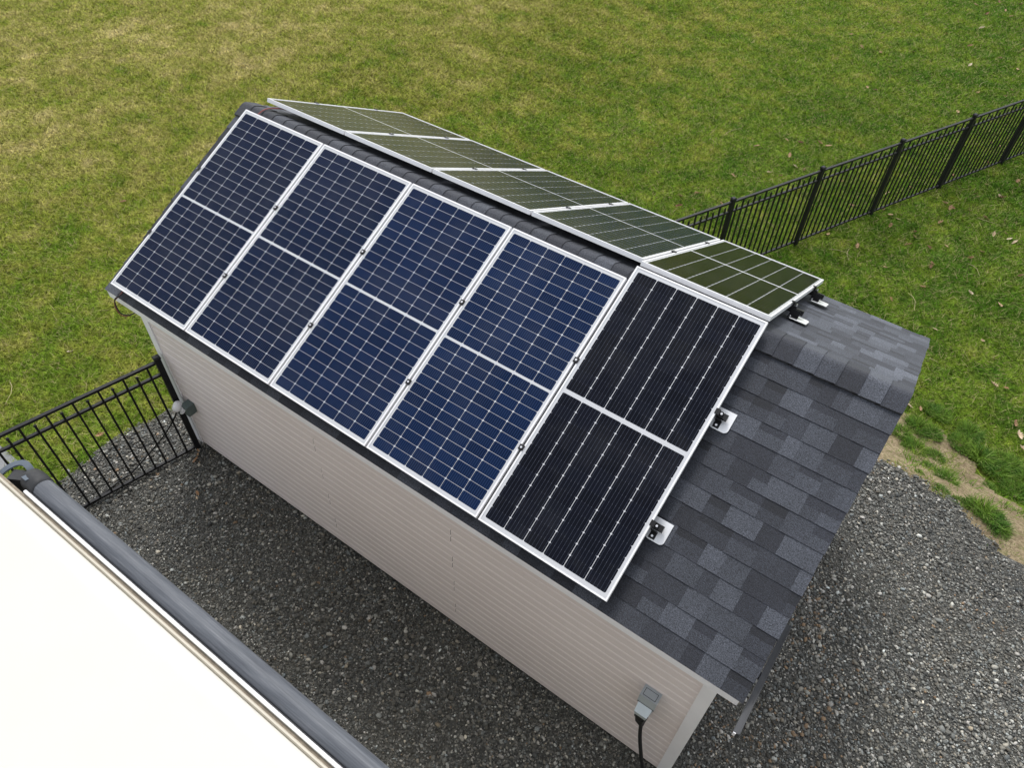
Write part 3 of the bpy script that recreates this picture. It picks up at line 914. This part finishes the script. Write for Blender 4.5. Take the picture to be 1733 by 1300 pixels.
rail(fpt, ups, nf, 1.436, -.05, XE+.075, [(x, GA) for x in jx]+[(j5, G5)], [(0, -1), (XE, 1)], (.5, 2.3, 3.9, XE+.028), 'black rail under the lower half of the near slope panels, silver plate near the eave')
rail(fpt, ups, nf, .590, 4.12, XE+.075, [], [(XE, 1)], (XE+.028,), 'short black rail under the top of the black near slope panel, upper silver plate')
rail(bpt, upb, nb, .64, -.03, XE+.105, [(x, GA) for x in jx]+[(j5, G5)], [(0, -1), (XE, 1)], (.7, 2.5, XE+.05), 'black rail under the far slope panels, the one nearer the ridge', True)
rail(bpt, upb, nb, 1.545, -.03, XE+.105, [(x, GA) for x in jx]+[(j5, G5)], [(0, -1), (XE, 1)], (.7, 2.5, XE+.05), 'black rail under the far slope panels, the one nearer the far eave', True)

# loose solar leads
def spline(P, n=10):
    P = [Vector(p) for p in P]; P = [P[0]*2-P[1]]+P+[P[-1]*2-P[-2]]; out = []
    for i in range(1, len(P)-2):
        for k in range(n):
            t = k/n; a, b, c, d = P[i-1], P[i], P[i+1], P[i+2]
            out.append(.5*((2*b)+(c-a)*t+(2*a-5*b+4*c-d)*t*t+(3*b-a-3*c+d)*t**3))
    out.append(P[-2]); return out
mb = MB(); mb.tube(spline([fpt(.14, 1.9, -.045), fpt(.135, 2.02, -.05), (.10, -1.855, 2.28), (.135, -1.875, 2.17), (.19, -1.84, 2.14), (.24, -1.78, 2.16)]), .0055, 6)
tag(mb.build('solar_lead', M_rubber), 'black and red lead looping from the leftmost panel under the eave', 'cable')
mb = MB(); mb.tube(spline([fpt(.11, 1.9, -.05), fpt(.115, 2.03, -.055), (.085, -1.86, 2.25), (.12, -1.88, 2.15), (.17, -1.85, 2.125), (.23, -1.78, 2.15)]), .0045, 6)
tag(mb.build('solar_lead', M_red), 'red lead beside the black one looping over the left eave', 'cable')
mb = MB(); mb.tube(spline([fpt(.12, .06, -.045), fpt(.125, -.03, -.035), (.14, .13, 3.265), bpt(.16, .03, -.05), bpt(.17, .12, -.06)]), .005, 6)
tag(mb.build('solar_lead', M_red), 'pinkish red lead bridging the ridge between near and far panels', 'cable')

# ------------------------------------------------------------------ boxes on the wall
yw = -YW-.017
root = empty('outlet_box', (5.50, yw, 1.27)); og = tuple(root.location)
mb = MB(); mb.box((5.435, yw-.085, 1.27), (5.567, yw+.004, 1.385)); mb.box((5.443, yw-.055, 1.15), (5.559, yw+.004, 1.2695)); 
mb.box((5.4555, yw-.0704, 1.3852), (5.5464, yw-.0202, 1.3875))
mb.build('box_body', M_boxl, root, og)
mb = MB()
for a, b in (((5.452, yw-.074, 1.3892), (5.550, yw-.0705, 1.3902)), ((5.452, yw-.020, 1.3892), (5.550, yw-.0165, 1.3902)), ((5.452, yw-.0704, 1.3892), (5.4555, yw-.0201, 1.3902)), ((5.5465, yw-.0704, 1.3892), (5.550, yw-.0201, 1.3902))):
    mb.box((a[0], a[1], a[2]-.004), (b[0], b[1], b[2]-.0038))
mb.box((5.4352, yw-.0875, 1.262), (5.5668, yw-.0852, 1.273))
mb.build('lid_seam', M_end, root, og)
mb = MB()
P = [(5.446, yw-.087, 1.268), (5.556, yw-.087, 1.268), (5.556, yw-.087, 1.205), (5.446, yw-.087, 1.205),
     (5.452, yw-.150, 1.235), (5.550, yw-.150, 1.235), (5.543, yw-.135, 1.155), (5.459, yw-.135, 1.155), (5.446, yw-.057, 1.15), (5.556, yw-.057, 1.15)]
mb.mesh(P, [(0, 4, 5, 1), (4, 7, 6, 5), (0, 3, 7, 4), (1, 5, 6, 2), (7, 3, 8), (6, 9, 2), (7, 8, 9, 6)])
mb.build('hood', M_lid, root, og)
tag(root, 'grey weatherproof outlet box with hood near the right end of the siding', 'outlet box')
root = empty('power_cord', (5.51, -1.74, 1.10)); og = tuple(root.location)
mb = MB(); mb.tube([(5.512, yw-.075, 1.165), (5.512, yw-.078, 1.10), (5.503, yw-.08, 1.06), (5.505, yw-.08, .99), (5.525, yw-.085, .93)], [.034, .040, .047, .042, .022], 9)
mb.obox((5.475, yw-.08, 1.045), (.02, 0, 0), (0, .016, 0), (0, 0, .03))
mb.build('plug', M_rubber, root, og)
mb = MB(); mb.tube(spline([(5.523, yw-.085, .94), (5.535, yw-.088, .84), (5.560, yw-.09, .68), (5.62, yw-.10, .42), (5.70, yw-.13, .16), (5.74, yw-.2, .055), (5.70, yw-.5, .05), (5.5, yw-.9, .05)]), .0155, 8)
mb.build('cord', M_rubber, root, og, True)
tag(root, 'thick black power cord with plug hanging from the grey outlet box', 'power cord')

root = empty('junction_box', (.24, yw, .78)); og = tuple(root.location)
mb = MB(); mb.box((.205, yw-.092, .735), (.292, yw+.004, .86)); mb.box((.199, yw-.098, .8602), (.298, yw+.004, .866)); mb.build('box_body', M_boxd, root, og)
tag(root, 'dark green grey junction box low on the siding by the left corner', 'junction box')
root = empty('cable_plug', (.15, yw-.1, .76)); og = tuple(root.location)
ax = Vector((-.45, -.55, .70)).normalized()
c0 = Vector((.205, yw-.075, .79))
mb = MB(); mb.tube([c0+ax*.0, c0+ax*.012], .062, 18); mb.tube([c0+ax*.0125, c0+ax*.045], .04, 14); mb.build('flange', M_white, root, og)
mb = MB(); mb.tube([c0+ax*.0455, c0+ax*.058, c0+ax*.085, c0+ax*.105, c0+ax*.112], [.052, .060, .060, .048, .02], 18); mb.build('cap', M_white, root, og, True)
tag(root, 'round white capped plug sticking out of the green grey junction box', 'plug')
e = c0+ax*.09
mb = MB(); mb.tube(spline([e+Vector((0, 0, -.045)), (.06, -1.83, .60), (-.06, -2.0, .34), (-.19, -2.33, .07), (-.2, -2.5, .055), (-.20, -2.75, .05), (-.19, -3.0, .05), (-.22, -3.5, .05)]), .009, 7)
tag(mb.build('ground_cable', M_rubber, smooth=True), 'black cable sagging from the white plug to the gravel along the small fence', 'cable')

# ------------------------------------------------------------------ fences
def fence(name, p0, stp, n, zf, hgt, spacing, ball, label):
    root = empty(name, (p0[0], p0[1], zf(*p0))); og = tuple(root.location)
    d = Vector((stp[0], stp[1], 0)); L = d.length; dn = d.normalized(); sd = Vector((-dn.y, dn.x, 0))
    for i in range(n+1):
        b = Vector((p0[0], p0[1], 0))+d*i; b.z = zf(b.x, b.y)
        mb = MB(); mb.obox(b+Vector((0, 0, hgt/2-.05)), dn*.028, sd*.028, Vector((0, 0, hgt/2+.035)))
        po = mb.build('fence_post', M_black, root, og)
        mb = MB(); t = b+Vector((0, 0, hgt-.0145)); q = .034
        V = [t+dn*(i2*q)+sd*(j*q) for i2, j in ((-1,-1),(1,-1),(1,1),(-1,1))]
        V2 = [p+Vector((0, 0, .014)) for p in V]; V3 = [t+dn*(i2*.022)+sd*(j*.022)+Vector((0, 0, .026)) for i2, j in ((-1,-1),(1,-1),(1,1),(-1,1))]
        mb.mesh(V+V2+V3, [(3,2,1,0)]+[(k, (k+1) % 4, 4+(k+1) % 4, 4+k) for k in range(4)]+[(4+k, 4+(k+1) % 4, 8+(k+1) % 4, 8+k) for k in range(4)]+[(8,9,10,11)])
        mb.build('post_cap', M_black, po, og)
        if i == n: break
        e = Vector((p0[0], p0[1], 0))+d*(i+1); e.z = zf(e.x, e.y)
        mb = MB(); sl = Vector((e-b))
        for z, w in ((hgt-.06, .034), (hgt-.225, .030), (.075, .030)):
            mb.bar(b+dn*.03+Vector((0, 0, z)), e-dn*.03+Vector((0, 0, z)), w, .026)
        m = int(round((L-.05)/spacing)); 
        for k in range(1, m):
            t = k/m; p = b.lerp(e, t)
            tall = (k % 2 == (1 if ball else 0))
            zt = hgt-.062 if tall else hgt-.150
            mb.obox(p+Vector((0, 0, (zt+.065)/2)), dn*.0095, sd*.0095, Vector((0, 0, (zt-.065)/2)))
            if not tall:
                if ball:
                    mb.tube([p+Vector((0, 0, zt+q)) for q in (.0005, .010, .022, .030)], [.009, .0155, .0155, .006], 8)
                else:
                    bb = [p+dn*(i2*.008)+sd*(j*.008)+Vector((0, 0, zt+.0004)) for i2, j in ((-1,-1),(1,-1),(1,1),(-1,1))]
                    mb.mesh(bb+[p+Vector((0, 0, zt+.035))], [(0,1,4),(1,2,4),(2,3,4),(3,0,4)])
        mb.build('fence_panel', M_black, root, og)
    tag(root, label, 'fence')
fence('metal_fence', (.083, -1.735), (-.405, -1.71), 2, lambda x, y: 0., 1.46, .112, True, 'short black metal picket fence with ball tips meeting the left corner of the shed')
fence('metal_fence', (3.131-.7279*2, 5.3105-1.6014*2), (.7279, 1.6014), 8, lambda x, y: float(gz(x, y)), 1.42, .110, False, 'long black metal picket fence crossing the lawn behind the shed')

# ------------------------------------------------------------------ camper at the lower left
RX0, RX1, RYN, RYF, RZT = .7, 7.6, -3.563, -6.05, 3.315
root = empty('camper', (4., -4.8, 0)); og = tuple(root.location)
mb = MB(); mb.box((RX0, RYF, .55), (RX1, RYN-.004, 3.24)); mb.build('body', M_cream, root, og)
mb = MB()
pr = [(RYF, 3.2405), (RYF, 3.27)]
for k in range(8):
    t = math.radians(90*k/7); pr.append((RYF+.06-.06*cos(t), RZT-.045+.045*sin(t)))
pr += [(-4.8, RZT+.020), (-3.68, RZT+.006)]
for k in range(1, 15):
    t = math.radians(88*k/14); pr.append((-3.68+.0985*sin(t), RZT+.006-.058*(1-cos(t))))
pr += [(-3.5812, 3.2405)]
mb.prism_x(pr, RX0, RX1); mb.build('roof', M_rubw, root, og, False)
mb = MB(); mb.prism_x([(-3.5805, 3.2405), (-3.5805, 3.271), (-3.574, 3.282), (-3.566, 3.282), (-3.5625, 3.274), (-3.5625, 3.2405)], RX0, RX1)
mb.build('gutter_rail', M_cream, root, og)
mb = MB(); mb.prism_x([(-3.5623, 3.25), (-3.5623, 3.268), (-3.549, 3.266), (-3.549, 3.25)], RX0, RX1); mb.build('sealant_strip', M_ebrown, root, og)
TX = 2.385
aw = bpy.data.objects.new('awning', None); COL.objects.link(aw); aw.parent = root; aw.empty_display_size = .1
mb = MB(); mb.prism_x([(-3.547, 3.235), (-3.547, 3.284), (-3.543, 3.289), (-3.533, 3.289), (-3.529, 3.284), (-3.529, 3.235)], TX-.02, RX1-.3); mb.build('awning_rail', M_wrail, aw, og)
# rolled fabric: slightly spiral section with an overlap step
mb = MB(); cy, cz, R0 = -3.468, 3.243, .057; pr = []
for k in range(40):
    t = 2*pi*k/40
    r = R0*(1+.035*k/40)
    pr.append((cy+r*cos(t+2.3), cz+r*sin(t+2.3)))
mb.prism_x(pr, TX, RX1-.3); mb.build('rolled_fabric', M_fab, aw, og, False)
mb = MB(); mb.prism_x([(-3.5275, 3.26), (-3.5275, 3.273), (-3.5225, 3.273), (-3.5225, 3.26)], TX, RX1-.3); mb.build('pull_bead', M_end, aw, og)
mb = MB()
mb.tube([(TX+.012, cy, cz), (TX-.004, cy, cz), (TX-.008, cy, cz), (TX-.075, cy+.002, cz), (TX-.11, cy+.0, cz), (TX-.13, cy-.005, cz)], [.0605, .0625, .0645, .0645, .060, .045], 22)
ec = mb.build('end_cap', M_end, aw, og, True)
mb = MB(); mb.obox((TX-.075, cy-.022, cz+.061), (.020, 0, 0), (0, .013, -.004), (0, .0006, .0022)); mb.build('sticker', M_strap, ec, og)
mb = MB()
S = spline([(2.128, -3.562, 3.255), (2.135, -3.515, 3.27), (2.153, -3.468, 3.278), (2.185, -3.44, 3.282), (2.23, -3.437, 3.282), (2.268, -3.445, 3.27)], 6)
for a, b in zip(S[:-1], S[1:]):
    mb.bar(a, b+(b-a)*.25, .034, .010)
mb.build('arm_strap', M_strap, aw, og)
mb = MB(); mb.box((2.17, -3.555, 1.2), (2.225, -3.51, 3.235)); mb.obox((2.215, -3.50, 3.235), (.035, .02, 0), (-.012, .03, 0), (0, 0, .03)); mb.build('support_arm', M_end, aw, og)
for x in (3.6, 4.5):
    for y in (-3.72, -5.9):
        mb = MB(); mb.tube([(x, y-.1, .36), (x, y+.1, .36)], .35, 20); w = mb.build('wheel', M_rubber, root, og)
mb = MB(); mb.box((RX0+.2, RYF+.3, .36), (RX1-.2, RYN-.4, .549)); mb.build('chassis', M_track, root, og)
tag(root, 'white roofed camper with rolled grey awning along its cream edge', 'camper')

# ------------------------------------------------------------------ camera
def look(yaw, pitch, roll):
    f = Vector((cos(pitch)*cos(yaw), cos(pitch)*sin(yaw), sin(pitch)))
    r = f.cross(Vector((0, 0, 1))).normalized(); u = r.cross(f)
    return r*cos(roll)+u*sin(roll), u*cos(roll)-r*sin(roll), f
r_, u_, f_ = look(CAM['yaw'], CAM['pitch'], CAM['roll'])
cd = bpy.data.cameras.new('camera'); co = bpy.data.objects.new('camera', cd); COL.objects.link(co)
co.matrix_world = mat4(Vector((CAM['x'], CAM['y'], CAM['z'])), r_, u_, -f_)
cd.sensor_fit = 'HORIZONTAL'; cd.sensor_width = 36; cd.lens = CAM['f']/1733*36; cd.clip_end = 1500; cd.clip_start = .05
scene.camera = co

# ------------------------------------------------------------------ light
SUN = Vector((-.34, .42, .84)).normalized()
sl = bpy.data.lights.new('sun', 'SUN'); so = bpy.data.objects.new('sun', sl); COL.objects.link(so)
sl.energy = 1.05; sl.angle = math.radians(14); sl.color = (1, .965, .92)
so.rotation_euler = SUN.to_track_quat('Z', 'Y').to_euler(); so.location = (0, 0, 30)
w = bpy.data.worlds.new('World'); scene.world = w; w.use_nodes = True
nt = w.node_tree; bg = nt.nodes['Background']
sky = nt.nodes.new('ShaderNodeTexSky'); sky.sky_type = 'NISHITA'; sky.sun_disc = False
sky.sun_elevation = math.asin(SUN.z); sky.sun_rotation = math.atan2(SUN.x, SUN.y)
sky.air_density = 1.0; sky.dust_density = 2.; sky.ozone_density = 1.
hs = nt.nodes.new('ShaderNodeHueSaturation'); hs.inputs['Saturation'].default_value = .24
nt.links.new(sky.outputs[0], hs.inputs['Color']); nt.links.new(hs.outputs[0], bg.inputs[0])
bg.inputs[1].default_value = .15
scene.view_settings.view_transform = 'Standard'; scene.view_settings.look = 'None'
scene.view_settings.exposure = .86; scene.view_settings.gamma = 1
scene.render.engine = 'CYCLES'
scene.cycles.use_denoising = True
scene.cycles.max_bounces = 6
